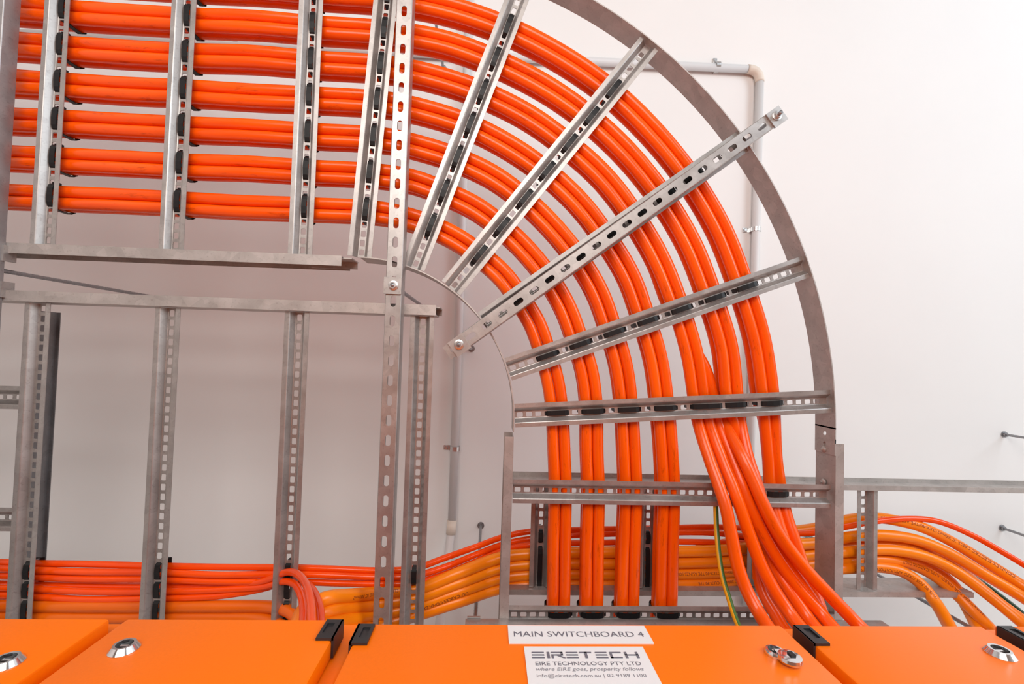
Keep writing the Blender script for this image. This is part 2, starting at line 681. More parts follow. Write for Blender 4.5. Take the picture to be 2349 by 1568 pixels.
# ------------------------------------------------------------------ threaded rods
def rod(label, x, y, zb, anchor=True):
    r = thing('threaded_rod', label, 'threaded rod', (x, y, ZC), 0, 'threaded rods hanging from the ceiling')
    b = MB()
    n = 60
    h = ZC - zb
    prof = []
    N = max(20, int(h / .008))
    for i in range(N + 1):
        prof.append((.0050 if i % 2 else .0056, h * i / N))
    b.lathe((0, 0, 0), (0, 0, -1), prof, 12)
    b.obj('rod', M_ROD, r, smooth=True)
    b = MB()
    b.lathe((0, 0, 0), (0, 0, -1), [(.014, 0), (.014, .003)], 20)
    b.cyl((0, 0, -.003), (0, 0, -1), .010, .009, 6)
    b.obj('anchor_nut', M_ROD, r)
    return r


zr = ZS + CAMZ - .0165
rod('thin rod fixed by a nut between the two left ladders', xc, nut_y, zr)
c2 = P(1017, 157, 1.90)
rod('thin rod glimpsed through the cables right of the long strut near the top', c2.x, c2.y, zr)
rod('long thin rod slanting from the left edge between the two left ladders', XL, P(0, 613, ZS).y, zr)
c3 = P(383, 1283, 1.90)
rod('rod whose ceiling anchor shows above the red cables at lower left', c3.x, c3.y, zr)
rod('rod at the lower left end of the diagonal strut', pa.x, pa.y, zr - .004)
rod('rod at the upper right end of the diagonal strut', pb.x, pb.y, zr - .008)
r1 = P(1090, 1413, 1.201)
rod('thin rod at the left end of the strut above the cabinet', r1.x, py + .0205, zr)
r2 = P(1984, 1419, 1.201)
rod('rod at the right end of the strut above the cabinet', r2.x, py + .0205, zr)
for (x_, y_, lb) in ((2303, 996, 'upper of two bare rods at the right edge of the ceiling'), (2298, 1210, 'lower of two bare rods at the right edge, above the yellow cables'),
                     (1850, 1225, 'slanting rod behind the bent yellow cables at lower right')):
    c = P(x_, y_, 1.90)
    rod(lb, c.x, c.y, CAMZ + 1.14)


# ------------------------------------------------------------------ tubes
def catmull(pts, step=.012):
    pts = [Vector(p) for p in pts]
    ext = [pts[0] * 2 - pts[1]] + pts + [pts[-1] * 2 - pts[-2]]
    out = []
    for i in range(1, len(ext) - 2):
        p0, p1, p2, p3 = ext[i - 1:i + 3]
        L = (p2 - p1).length
        n = max(1, int(L / step))
        # centripetal
        t0 = 0
        t1 = t0 + max(1e-4, (p1 - p0).length) ** .5
        t2 = t1 + max(1e-4, (p2 - p1).length) ** .5
        t3 = t2 + max(1e-4, (p3 - p2).length) ** .5
        for k in range(n):
            t = t1 + (t2 - t1) * k / n
            A1 = p0 * ((t1 - t) / (t1 - t0)) + p1 * ((t - t0) / (t1 - t0))
            A2 = p1 * ((t2 - t) / (t2 - t1)) + p2 * ((t - t1) / (t2 - t1))
            A3 = p2 * ((t3 - t) / (t3 - t2)) + p3 * ((t - t2) / (t3 - t2))
            B1 = A1 * ((t2 - t) / (t2 - t0)) + A2 * ((t - t0) / (t2 - t0))
            B2 = A2 * ((t3 - t) / (t3 - t1)) + A3 * ((t - t1) / (t3 - t1))
            out.append(B1 * ((t2 - t) / (t2 - t1)) + B2 * ((t - t1) / (t2 - t1)))
    out.append(pts[-1])
    return out


def frames(path):
    fr = []
    dn = V(0, 0, -1)
    for i, p in enumerate(path):
        t = (path[min(i + 1, len(path) - 1)] - path[max(i - 1, 0)]).normalized()
        n = dn - t * dn.dot(t)
        if n.length < .15:
            n = fr[-1][1] if fr else t.orthogonal()
            n = n - t * n.dot(t)
        n.normalize()
        fr.append((t, n, t.cross(n)))
    return fr


def tube_obj(name, path, r, m, parent=None, segs=18, origin=None):
    org = Vector(path[0]) if origin is None else origin
    fr = frames(path)
    vs, fs, us = [], [], []
    s = 0
    n = segs
    for i, p in enumerate(path):
        if i:
            s += (p - path[i - 1]).length
        t, a, b_ = fr[i]
        for k in range(n):
            an = 2 * math.pi * k / n
            vs.append(tuple(p - org + (a * math.cos(an) + b_ * math.sin(an)) * r))
        us.append(s)
    uvs = []
    for i in range(len(path) - 1):
        for k in range(n):
            j = (k + 1) % n
            fs.append((i * n + k, i * n + j, (i + 1) * n + j, (i + 1) * n + k))
            v0, v1 = k / n * .1, (k + 1) / n * .1
            uvs += [(us[i], v0), (us[i], v1), (us[i + 1], v1), (us[i + 1], v0)]
    for ring, rev in ((0, True), (len(path) - 1, False)):
        idx = [ring * n + k for k in range(n)]
        if rev:
            idx.reverse()
        fs.append(tuple(idx))
        uvs += [(us[ring], 0)] * n
    me = bpy.data.meshes.new(name)
    me.from_pydata(vs, [], fs)
    ul = me.uv_layers.new(name='UVMap')
    flat = [c for u in uvs for c in u]
    ul.data.foreach_set('uv', flat)
    me.materials.append(m)
    me.polygons.foreach_set('use_smooth', [True] * len(me.polygons))
    me.update()
    o = bpy.data.objects.new(name, me)
    COL.objects.link(o)
    if parent is not None:
        o.parent = parent
    o.location = org
    return o


def text_mesh(s, size=1.0, shear=0.0, space=1.0):
    c = bpy.data.curves.new('t', 'FONT')
    c.body = s
    c.size = size
    c.shear = shear
    c.space_character = space
    c.resolution_u = 3
    o = bpy.data.objects.new('t', c)
    COL.objects.link(o)
    dg = bpy.context.evaluated_depsgraph_get()
    me = bpy.data.meshes.new_from_object(o.evaluated_get(dg))
    COL.objects.unlink(o)
    bpy.data.objects.remove(o)
    vs = [tuple(v.co) for v in me.vertices]
    fs = [tuple(p.vertices) for p in me.polygons]
    bpy.data.meshes.remove(me)
    return vs, fs


def tube_text(parent, path, r, s, x_start, size=.0085, ang=0.0, rev=True):
    """print text round a cable, reading toward -path; ang (rad) shifts it round the jacket"""
    vs, fs = text_mesh(s, size)
    cum = [0]
    for i in range(1, len(path)):
        cum.append(cum[-1] + (path[i] - path[i - 1]).length)
    # arc length where path.x nearest x_start
    i0 = min(range(len(path)), key=lambda i: abs(path[i].x - x_start))
    s0 = cum[i0]
    fr = frames(path)
    out = []
    rr = r + .00035
    import bisect
    for (x, y, z) in vs:
        sc = s0 - x
        sc = min(max(sc, 0), cum[-1] - 1e-6)
        i = max(0, bisect.bisect_right(cum, sc) - 1)
        i = min(i, len(path) - 2)
        f = (sc - cum[i]) / max(1e-9, cum[i + 1] - cum[i])
        p = path[i].lerp(path[i + 1], f)
        t, a, b_ = fr[i]
        t2, a2, b2 = fr[i + 1]
        a = a.lerp(a2, f).normalized()
        b_ = b_.lerp(b2, f).normalized()
        # b_ = t x down : for t=+X, n=-Z -> X x -Z = +Y
        an = ang + (y - size * .35) / r
        out.append(tuple(p - path[0] + (a * math.cos(an) + b_ * math.sin(an)) * rr))
    me = bpy.data.meshes.new('printed_text')
    me.from_pydata(out, [], fs)
    me.materials.append(M_PRINT)
    o = bpy.data.objects.new('printed_text', me)
    COL.objects.link(o)
    o.parent = parent
    return o


def cable(name, label, pts, r, m, group, segs=18, step=.012):
    path = catmull(pts, step)
    o = tube_obj(name, path, r, m, segs=segs)
    tag(o, label, 'cable', group)
    return o, path


# ------------------------------------------------------------------ cable bundles on the bend
WEB = 1.201 + RB + RH + RT        # top of the rung web above the camera
CR = .0157
R90 = [.550, .6525, .7532, .8532, .9525, 1.050, 1.150]
R20 = [.530, .626, .725, .824, .924, 1.024, 1.121]
R0 = [.537, .633, .731, .833, .93, 1.030, 1.134]
XS1 = [P(1284, 1180, WEB + CR).x, P(1360, 1180, WEB + CR).x, P(1446, 1180, WEB + CR).x, P(1533, 1180, WEB + CR).x]
XS2 = [P(1281, 1388, WEB + CR).x, P(1357, 1388, WEB + CR).x, P(1439, 1388, WEB + CR).x, P(1527, 1388, WEB + CR).x]


def rad(k, a):
    if a > 20:
        f = (a - 20) / 70
        return R20[k] + (R90[k] - R20[k]) * f
    f = (20 - a) / 20
    return R20[k] + (R0[k] - R20[k]) * f


def bundle_pts(k, off, dz, amin, seedv):
    rnd = random.Random(seedv)
    pts = []
    z = CAMZ + WEB + CR + dz
    for x in (-2.2, -1.9, -1.6, -1.32, -1.155, -.99, -.836, -.67, -.5085):
        wob = 0 if x in (-1.155, -.836, -.5085) else rnd.uniform(-.003, .003)
        sag = 0 if x in (-1.155, -.836, -.5085) else -rnd.uniform(0, .0035)
        pts.append(V(x, CY - (R90[k] + off) + wob, z + sag))
    a = 86.8
    angs = [86.8, 79, 71, 62.5, 54.4, 46, 37.6, 29, 20.6, 12, 3.8]
    for i, a in enumerate(angs):
        if a < amin:
            break
        wob = 0 if i % 2 == 0 else rnd.uniform(-.0025, .0025)
        rr = rad(k, a) + off + wob
        pts.append(V(CX + rr * math.cos(math.radians(a)), CY - rr * math.sin(math.radians(a)), z + (0 if i % 2 == 0 else -rnd.uniform(0, .003))))
    return pts


POS = [('inner', -CR), ('outer', CR), ('upper', -.0135)]
DZ3 = .0316
GRP = 'orange power cables tied in threes round the ladder bend'
for k in range(4):
    for nm, off in POS:
        dz = DZ3 if nm == 'upper' else 0
        pts = bundle_pts(k, off, dz, 0, k * 10)
        z = CAMZ + WEB + CR + dz
        for (yy, xx) in ((.26, None), (.3575, XS1[k]), (.52, None), (.686, XS2[k]), (.80, XS2[k] - .01), (.95, XS2[k] - .02)):
            if xx is None:
                a_ = XS1[k] if yy < .3 else XS1[k] * .5 + XS2[k] * .5
                xx = a_ - (.006 if yy < .3 else 0)
            pts.append(V(xx + off, yy, z))
        pts.append(V(XS2[k] - .02 + off, 1.1, z - .05))
        cable('power_cable', '%s orange cable of the %s bundle from the inside of the ladder bend' % (nm, ORD[k]), pts, CR - .0002, M_CABLE, GRP)

# loose cables (bundles five to seven)
ZL = {905: 1.2515, 965: 1.2480, 1050: 1.215}


def pix(lst):
    return [P(a, b_, c) for a, b_, c in lst]


def tail(p, dx=.10):
    return [p + V(dx * .5, .07, -.16), p + V(dx * .8, .10, -.42)]


LOOSE = {
    (4, 'inner'): [(1599, 962, 1.250), (1626, 1050, 1.215), (1646, 1105, 1.185), (1664, 1160, 1.16), (1678, 1228, 1.14), (1693, 1300, 1.12), (1714, 1356, 1.10), (1742, 1407, 1.07), (1760, 1436, 1.04)],
    (4, 'outer'): [(1624, 962, 1.250), (1655, 1050, 1.215), (1677, 1105, 1.187), (1697, 1160, 1.165), (1720, 1228, 1.15), (1749, 1302, 1.13), (1778, 1356, 1.11), (1812, 1407, 1.085), (1834, 1436, 1.06)],
    (4, 'upper'): [(1646, 965, 1.262), (1679, 1050, 1.222), (1700, 1105, 1.190), (1720, 1160, 1.17), (1752, 1228, 1.155), (1797, 1302, 1.14), (1838, 1356, 1.12), (1884, 1407, 1.095), (1908, 1436, 1.07)],
    (5, 'upper'): [(1662, 965, 1.262), (1704, 1050, 1.190), (1729, 1105, 1.165), (1753, 1160, 1.145), (1789, 1228, 1.13), (1845, 1302, 1.115), (1895, 1356, 1.10), (1944, 1407, 1.085), (1972, 1436, 1.07)],
    (5, 'inner'): [(1682, 965, 1.250), (1705, 1050, 1.235), (1722, 1105, 1.195), (1738, 1165, 1.185), (1757, 1228, 1.18), (1778, 1302, 1.16), (1812, 1356, 1.13), (1850, 1412, 1.10), (1868, 1436, 1.08)],
    (5, 'outer'): [(1698, 965, 1.250), (1716, 1050, 1.215), (1736, 1110, 1.188), (1752, 1165, 1.180), (1777, 1228, 1.165), (1815, 1302, 1.15), (1850, 1356, 1.13), (1880, 1400, 1.12), (1905, 1436, 1.11)],
    (6, 'inner'): [(1754, 965, 1.2515), (1762, 1050, 1.2515), (1768, 1130, 1.250), (1782, 1185, 1.23), (1796, 1230, 1.21), (1815, 1285, 1.19), (1842, 1345, 1.17), (1868, 1400, 1.145), (1886, 1440, 1.12)],
    (6, 'outer'): [(1777, 965, 1.2515), (1781, 1050, 1.2515), (1793, 1130, 1.250), (1805, 1185, 1.23), (1820, 1230, 1.21), (1838, 1285, 1.19), (1858, 1335, 1.175), (1878, 1385, 1.15), (1896, 1430, 1.12)],
    (6, 'upper'): [(1752, 965, 1.275), (1762, 1050, 1.275), (1772, 1130, 1.274), (1762, 1185, 1.25), (1748, 1240, 1.215), (1740, 1300, 1.19), (1750, 1356, 1.165), (1778, 1407, 1.13), (1800, 1445, 1.10)],
}
DESC = {(4, 'inner'): 'loose orange cable, leftmost of those fanning out behind the cabinet',
        (4, 'outer'): 'loose orange cable, next right of the leftmost fanning cable',
        (4, 'upper'): 'loose orange cable beside the rightmost fanning one, glossy',
        (5, 'upper'): 'loose orange cable crossing before all others, rightmost at the cabinet edge',
        (5, 'inner'): 'loose orange cable mostly hidden between the middle fanning cables',
        (5, 'outer'): 'loose orange cable tucked just under the rightmost fanning one',
        (6, 'inner'): 'inner orange cable of the outermost bundle, passing behind the last rung',
        (6, 'outer'): 'outermost orange cable of the bend, curving down beside the outer rail',
        (6, 'upper'): 'upper orange cable of the outermost bundle, slipping left behind the fan'}
for k in (4, 5, 6):
    for nm, off in POS:
        dz = DZ3 if nm == 'upper' else 0
        amin = 12 if k < 5 else 3
        pts = bundle_pts(k, off, dz, amin, k * 10)
        if k == 4 and nm == 'upper':
            pts[-1] = P(1618, 845, 1.262)
            pts.append(P(1634, 905, 1.262))
        lp = pix(LOOSE[(k, nm)])
        pts += lp + tail(lp[-1])
        cable('power_cable', DESC[(k, nm)], pts, CR, M_CABLE, GRP)

# green and yellow earth cable
m, nt, bs = mat('green_yellow_cable_jacket')
uvn = nd(nt, 'ShaderNodeUVMap')
sp = nd(nt, 'ShaderNodeSeparateXYZ')
nt.links.new(uvn.outputs[0], sp.inputs[0])
cc = ramp(nt, sp.outputs[1], [(0, (.045, .13, .02, 1)), (.004, (.80, .36, .005, 1)), (.055, (.045, .13, .02, 1))])
nt.nodes[-1].color_ramp.interpolation = 'CONSTANT'
for n_ in nt.nodes:
    if n_.type == 'VALTORGB':
        n_.color_ramp.interpolation = 'CONSTANT'
nt.links.new(cc, bs.inputs['Base Color'])
bs.inputs['Roughness'].default_value = .4
M_EARTH = m
gp = pix([(1640, 1085, 1.30), (1641, 1130, 1.262), (1642, 1165, 1.22), (1644, 1215, 1.19), (1649, 1270, 1.165), (1657, 1320, 1.14), (1670, 1365, 1.11), (1697, 1440, 1.05)])
cable('earth_cable', 'thin green and yellow earth cable dangling left of the loose orange ones', gp + tail(gp[-1], .05), .0066, M_EARTH, 'green and yellow earth cables', 14)

# ------------------------------------------------------------------ lower left cables (ladder B)
SR = .0086
Gred = 'thin red-orange cables along the lower left ladder'


def zb(dz=0):
    return WEB + SR + dz


reds = [
    ('topmost thin red cable running from the left edge to the right ladder',
     [(-140, 1283, 1.262), (60, 1291, 1.262), (200, 1293, 1.262), (350, 1297, 1.258), (500, 1300, 1.26), (650, 1301, 1.256), (760, 1304, 1.256), (870, 1308, 1.258), (950, 1303, 1.27), (1020, 1279, 1.31), (1090, 1254, 1.36), (1150, 1232, 1.41), (1210, 1219, 1.405), (1340, 1214, 1.40), (1500, 1211, 1.40), (1640, 1208, 1.40), (1720, 1212, 1.40), (1800, 1222, 1.385), (1860, 1222, 1.375), (1920, 1212, 1.37), (1990, 1198, 1.365), (2080, 1189, 1.36), (2150, 1195, 1.35), (2230, 1227, 1.33), (2290, 1260, 1.30), (2370, 1308, 1.26), (2480, 1380, 1.15)]),
    ('second thin red cable from the top of the lower left ladder',
     [(-140, 1297, 1.246), (60, 1306, 1.246), (200, 1311, 1.246), (350, 1312, 1.246), (500, 1318, 1.246), (650, 1316, 1.246), (760, 1319, 1.246), (870, 1323, 1.25), (950, 1320, 1.262), (1020, 1300, 1.30), (1090, 1272, 1.355), (1150, 1249, 1.405), (1210, 1236, 1.40), (1340, 1226, 1.39), (1500, 1222, 1.385), (1640, 1222, 1.385), (1780, 1240, 1.38), (1880, 1250, 1.375)]),
    ('third thin red cable, lowest of those continuing right above the yellow cables',
     [(-140, 1317, 1.246), (60, 1322, 1.246), (200, 1327, 1.246), (350, 1328, 1.246), (500, 1333, 1.246), (620, 1333, 1.246), (700, 1334, 1.250), (780, 1337, 1.250), (870, 1338, 1.25), (950, 1336, 1.262), (1020, 1316, 1.30), (1090, 1288, 1.35), (1150, 1263, 1.395), (1210, 1250, 1.375), (1340, 1245, 1.37), (1500, 1242, 1.37), (1640, 1243, 1.37), (1780, 1248, 1.37), (1880, 1256, 1.37)]),
    ('fourth thin red cable at left, bending down in front of the loop',
     [(-140, 1334, 1.262), (60, 1340, 1.262), (200, 1343, 1.262), (350, 1345, 1.258), (500, 1341, 1.258), (600, 1333, 1.24), (655, 1312, 1.215), (678, 1314, 1.18), (695, 1328, 1.13), (706, 1350, 1.06), (713, 1385, .98), (715, 1425, .90), (714, 1490, .80)]),
    ('fifth thin red cable from the top at left, inner one of the downward loop',
     [(-140, 1345, 1.246), (60, 1349, 1.246), (200, 1356, 1.246), (350, 1356, 1.246), (500, 1352, 1.246), (600, 1345, 1.24), (650, 1333, 1.22), (672, 1337, 1.19), (685, 1352, 1.14), (693, 1375, 1.08), (696, 1400, 1.02), (695, 1430, .96), (694, 1490, .84)]),
    ('lowest thin red cable at left, lying against the wide orange cables',
     [(-140, 1360, 1.246), (60, 1366, 1.246), (200, 1374, 1.246), (350, 1371, 1.246), (500, 1366, 1.246), (600, 1350, 1.25), (650, 1336, 1.25), (690, 1334, 1.23), (712, 1346, 1.17), (727, 1370, 1.09), (734, 1395, 1.02), (737, 1430, .95), (738, 1490, .84)]),
]
for lb, l in reds:
    r_ = SR
    cable('power_cable', lb, pix(l), r_, M_CABLE_RED, Gred, 14)
YR = .0163
Gyel = 'wide yellow-orange cables below and right'
oran = [
    ('upper wide dark orange cable along the lower left ladder', [(-140, 1386, WEB + .017), (200, 1390, WEB + .017), (500, 1390, WEB + .017), (620, 1392, WEB + .014), (665, 1402, WEB - .01), (688, 1430, 1.19), (700, 1490, 1.05)]),
    ('lower wide dark orange cable along the lower left ladder, touching the cabinet top', [(-140, 1410, WEB + .017), (200, 1415, WEB + .017), (500, 1414, WEB + .017), (600, 1418, WEB + .01), (650, 1440, 1.20), (670, 1500, 1.05)]),
]
for lb, l in oran:
    cable('power_cable', lb, pix(l), .0155, M_CABLE_O, Gyel)
# yellow cables rising from the cabinet to the right ladder
ZY = 1.31 + RB + RH + RT + YR
TXT = 'UU CABLES CONFLEX ELECTRIC CABLE 1C 300mm2 CU/X-90/TPE AS/NZS 5000.1 FOR FIXED WIRING APPLICATIONS ONLY '
yel = [
    ('topmost yellow-orange cable on the right ladder, arching over to the right edge',
     [(672, 1510, .90), (682, 1440, .98), (704, 1392, 1.08), (745, 1373, 1.10), (800, 1366, 1.17), (860, 1360, 1.235), (970, 1346, 1.268), (1060, 1311, 1.28), (1150, 1278, 1.345), (1215, 1270, ZY), (1400, 1266, ZY), (1640, 1262, ZY), (1780, 1250, ZY), (1870, 1245, ZY), (1950, 1231, ZY + .01), (2030, 1227, ZY), (2110, 1240, 1.35), (2180, 1270, 1.33), (2260, 1318, 1.30), (2360, 1378, 1.24), (2500, 1480, 1.1)], 0),
    ('second yellow-orange cable from the top on the right ladder',
     [(680, 1530, .90), (692, 1460, .98), (712, 1420, 1.07), (750, 1402, 1.10), (800, 1394, 1.17), (860, 1386, 1.235), (970, 1366, 1.268), (1060, 1333, 1.28), (1150, 1302, 1.345), (1215, 1294, ZY), (1400, 1292, ZY), (1640, 1288, ZY), (1780, 1280, ZY), (1870, 1271, ZY), (1950, 1264, ZY), (2040, 1260, ZY), (2120, 1275, 1.34), (2190, 1308, 1.32), (2270, 1366, 1.27), (2360, 1440, 1.2), (2450, 1520, 1.1)], 0),
    ('third yellow-orange cable from the top on the right ladder',
     [(690, 1550, .90), (702, 1480, .98), (730, 1443, 1.04), (765, 1429, 1.10), (810, 1420, 1.17), (860, 1411, 1.235), (970, 1386, 1.268), (1060, 1354, 1.28), (1150, 1325, 1.345), (1215, 1317, ZY), (1400, 1316, ZY), (1640, 1313, ZY), (1780, 1302, ZY), (1870, 1293, ZY), (1950, 1285, ZY + .012), (2040, 1284, ZY + .01), (2100, 1298, 1.37), (2150, 1325, 1.35), (2210, 1378, 1.31), (2275, 1445, 1.24), (2330, 1500, 1.1)], 1),
    ('lowest yellow-orange cable on the right ladder, bending down first into the cabinet',
     [(700, 1570, .90), (740, 1490, .98), (800, 1452, 1.13), (870, 1434, 1.235), (970, 1405, 1.268), (1060, 1376, 1.28), (1150, 1348, 1.345), (1215, 1340, ZY), (1400, 1339, ZY), (1640, 1335, ZY), (1780, 1318, ZY), (1870, 1308, ZY), (1950, 1302, ZY), (2020, 1300, ZY), (2070, 1311, 1.345), (2110, 1337, 1.33), (2145, 1380, 1.30), (2180, 1440, 1.22), (2210, 1500, 1.1)], 1),
    ('yellow-orange cable with print, lying on top of the others and arching furthest out',
     [(1600, 1262, ZY + .045), (1700, 1240, ZY + .045), (1790, 1222, ZY + .05), (1870, 1211, ZY + .05), (1950, 1191, ZY + .045), (2010, 1187, ZY + .035), (2060, 1194, ZY + .02), (2110, 1207, ZY + .005), (2180, 1240, 1.35), (2260, 1288, 1.32), (2360, 1352, 1.26), (2500, 1450, 1.12)], 1),
    ('yellow-orange cable hidden behind the third one, seen where it drops',
     [(1640, 1300, ZY + .04), (1870, 1282, ZY + .04), (1990, 1270, ZY + .035), (2090, 1283, ZY + .02), (2150, 1310, 1.37), (2190, 1345, 1.35), (2220, 1395, 1.32), (2245, 1445, 1.26), (2260, 1500, 1.12)], 0),
    ('yellow-orange cable hidden behind the second one, seen near the right edge',
     [(1640, 1275, ZY + .04), (1870, 1256, ZY + .04), (1990, 1246, ZY + .035), (2090, 1252, ZY + .02), (2160, 1280, 1.38), (2220, 1322, 1.36), (2290, 1380, 1.33), (2370, 1440, 1.26), (2430, 1500, 1.14)], 0),
]
ys = []
for lb, l, pr_ in yel:
    ys.append(cable('power_cable', lb, pix(l), YR, M_CABLE_Y, Gyel))
gg = pix([(2200, 1302, 1.39), (2260, 1340, 1.38), (2300, 1370, 1.36), (2349, 1408, 1.34), (2450, 1490, 1.2)])
cable('earth_cable', 'dark green earth cable behind the yellow cables at the right edge', gg, .0070, plain('dark_green_jacket', (.015, .05, .015), .4), 'green and yellow earth cables', 14)
# printing
tube_text(ys[4][0], ys[4][1], YR, 'CONFLEX ELECTRIC CABLE 1C 300mm2 CU/X-90/TPE AS/NZS 5000.1', P(2335, 1335, 1.27).x, .0125, -.35)
tube_text(ys[3][0], ys[3][1], YR, '1V-75/90 FOR FIXED APPLICATIONS ONLY 0551', P(2160, 1395, 1.29).x, .0125, .1)
tube_text(ys[2][0], ys[2][1], YR, '783DXT-OR FOR FIXED APPLICATIONS ONLY', P(2268, 1425, 1.26).x, .0125, -.3)
tube_text(ys[2][0], ys[2][1], YR, '1C 300mm2 CU/X-90/TPE AS/NZS 5000', P(1690, 1313, 1.36).x, .0115, -.35)
tube_text(ys[3][0], ys[3][1], YR, '1C 300mm2 CU/X-90/TPE', P(1690, 1330, 1.36).x, .0115, -.35)
tube_text(ys[2][0], ys[2][1], YR, 'UU CABLES CONFLEX XLE', P(1065, 1354, 1.28).x, .0125, .25)
tube_text(ys[2][0], ys[2][1], YR, 'X-90/TPE AS/NZS 5000.1', P(860, 1405, 1.23).x, .0125, .25)
tube_text(ys[0][0], ys[0][1], YR, 'ELECTRIC CABLE 1C 300mm2', P(915, 1352, 1.25).x, .0115, -.5)


# ------------------------------------------------------------------ cable ties
def tie_mesh(w2, h, tw=.0135, peak=True):
    b = MB()
    pts = []
    z0 = -.0048
    if peak:
        loop = [(0, -.0085), (w2 * .55, -.0075), (w2 - .006, -.0048), (w2 - .001, z0 + .006), (w2 + .0006, .016), (w2 - .004, .027), (w2 * .4, .045),
                (-w2 * .05, h - .003), (-w2 * .45, h + .0015), (-w2 * .80, h - .001), (-w2 - .0006, h - .012), (-w2 - .0008, .018), (-w2 + .0005, z0 + .006), (-w2 + .006, -.0048), (-w2 * .55, -.0075)]
    else:
        half = [(0, -.0085), (w2 * .7, -.0068), (w2 - .006, -.0042), (w2, z0 + .007), (w2 + .0006, h * .5), (w2 - .003, h - .004), (w2 * .8, h), (0, h + .001)]
        loop = half + [(-a, z) for a, z in reversed(half[1:-1])]
    n = len(loop)
    c = (0, h * .45)
    vs = []
    for x in (-tw / 2, tw / 2):
        for (a, z) in loop:
            vs.append((a, x, z))
        for (a, z) in loop:
            d = Vector((c[0] - a, c[1] - z)).normalized() * .0016
            vs.append((a + d.x, x, z + d.y))
    fs = []
    for i in range(n):
        j = (i + 1) % n
        fs += [(i, j, 2 * n + j, 2 * n + i), (n + i, 3 * n + i, 3 * n + j, n + j), (i, n + i, n + j, j), (2 * n + i, 2 * n + j, 3 * n + j, 3 * n + i)]
    b.add(vs, fs)
    b.box(w2 - .002, w2 + .004, -tw / 2 - .001, tw / 2 + .001, .006, .016)
    me = b.mesh('cable_tie', M_BLACK)
    return me


TIE = tie_mesh(.0335, .0630)
TIES = None
GT = 'black cable ties holding the orange bundles to the rungs'


def tie(me, x, y, rz, label, z=None, group=GT):
    o = bpy.data.objects.new('cable_tie', me)
    COL.objects.link(o)
    o.location = (x, y, CAMZ + WEB if z is None else z)
    o.rotation_euler = (0, 0, rz)
    tag(o, label, 'cable tie', group)
    return o


rn = {-1.1545: 'leftmost straight', -.836: 'second straight', -.5085: 'third straight'}
for xr, lb in rn.items():
    for k in range(7):
        if k == 6 and xr < -1:
            continue
        tie(TIE, xr, CY - R90[k], -math.pi / 2, 'black tie on the %s rung, %s from the inner rail' % (lb, ORD[k]))
rb = ['last rung of the bend', 'rung just below the diagonal strut', 'rung covered by the diagonal strut', 'rung just above the diagonal strut', 'steep rung right of the long strut', 'rung beside the long strut']
for i, lb in enumerate(rb):
    for k in range(7):
        if i == 0 and k == 4:
            continue
        p_, r_ = on_rung(i, rad(k, BR[i][0]))
        tie(TIE, CX + p_.x, CY + p_.y, r_, 'black tie on the %s, %s from the inside' % (lb, ORD[k]))
TIEW = tie_mesh(.046, .055, peak=False)
c = P(1622, 931, WEB)
tie(TIEW, c.x, c.y, -math.radians(3.8), 'extra wide black tie on the last rung of the bend round the loose cables')
for k in range(4):
    tie(TIE, XS2[k], .686, 0, 'black tie on the lowest short-ladder rung holding the %s bundle from the left' % ORD[k])
c = P(1783, 1134, WEB)
tie(TIE, c.x, .3575, 0, 'black tie on the short-ladder rung holding the outermost bundle')
# ladder B ties
TB1 = tie_mesh(.0250, .036, peak=False)
TB2 = tie_mesh(.0330, .038, peak=False)
for xr, lb in ((-1.157, 'first'), (-.8355, 'second'), (-.509, 'third')):
    for (pyy, me_, nm) in ((1309, TB1, 'upper'), (1352, TB1, 'middle'), (1402, TB2, 'lower')):
        yy = P({-1.157: 40, -.8355: 350, -.509: 655}[xr], pyy, WEB).y
        tie(me_, xr, yy, math.pi / 2, '%s black tie on the %s rung of the lower left ladder' % (nm, lb), group='black cable ties on the lower left ladder')
TB3 = tie_mesh(.022, .034, peak=False)
yy = P(943, 1322, WEB).y
tie(TB3, -.184, yy, math.pi / 2, 'black tie on the right end rung of the lower left ladder', group='black cable ties on the lower left ladder')
TC1 = tie_mesh(.0185, .06, peak=False)
TC2 = tie_mesh(.0655, .045, peak=False)
WC = 1.31 + RB + RH + RT
for i, (n1, n2) in enumerate((('leftmost', 0), ('second', 0))):
    xr = XCR[i]
    tie(TC1, xr, P(1242, 1224, WC).y + .008, math.pi / 2, 'short black tie on the %s rung of the right ladder' % n1, CAMZ + WC, 'black cable ties on the right ladder')
    tie(TC2, xr, P(1242, 1304, WC).y, math.pi / 2, 'long black tie round yellow cables on the right ladder, %s rung' % n1, CAMZ + WC, 'black cable ties on the right ladder')

# ------------------------------------------------------------------ conduit on the ceiling
PR = .0165
zc = 1.90 - PR - .004


def pathp(l):
    return [P(a, b_, c_) for a, b_, c_ in l]


cd = thing('conduit_pipe', 'grey plastic conduit crossing the ceiling and turning down at an elbow at upper right', 'pipe', P(1743, 160, zc))
o = cd.location.copy()
e0 = P(1743, 160, zc)
l0 = P(-60, 72, zc)
l0.y = e0.y + (l0.y - e0.y) * 1.0
v1 = P(1722, 1010, zc)
dl = (l0 - e0).normalized()
dd = (v1 - e0).normalized()
Rr = .055
t1 = tube_obj('pipe', [l0, e0 + dl * Rr * .9], PR, M_PVC, cd, 24)
t1.location = t1.location - o
t2 = tube_obj('pipe', [e0 + dd * Rr * .9, v1 + dd * .7], PR, M_PVC, cd, 24)
t2.location = t2.location - o
el = []
for i in range(13):
    t = i / 12
    a_, b_, c_ = e0 + dl * Rr, e0, e0 + dd * Rr
    el.append(a_ * (1 - t) ** 2 + b_ * 2 * t * (1 - t) + c_ * t * t)
t3 = tube_obj('elbow', el, PR + .0022, M_PVC2, cd, 24)
t3.location = t3.location - o

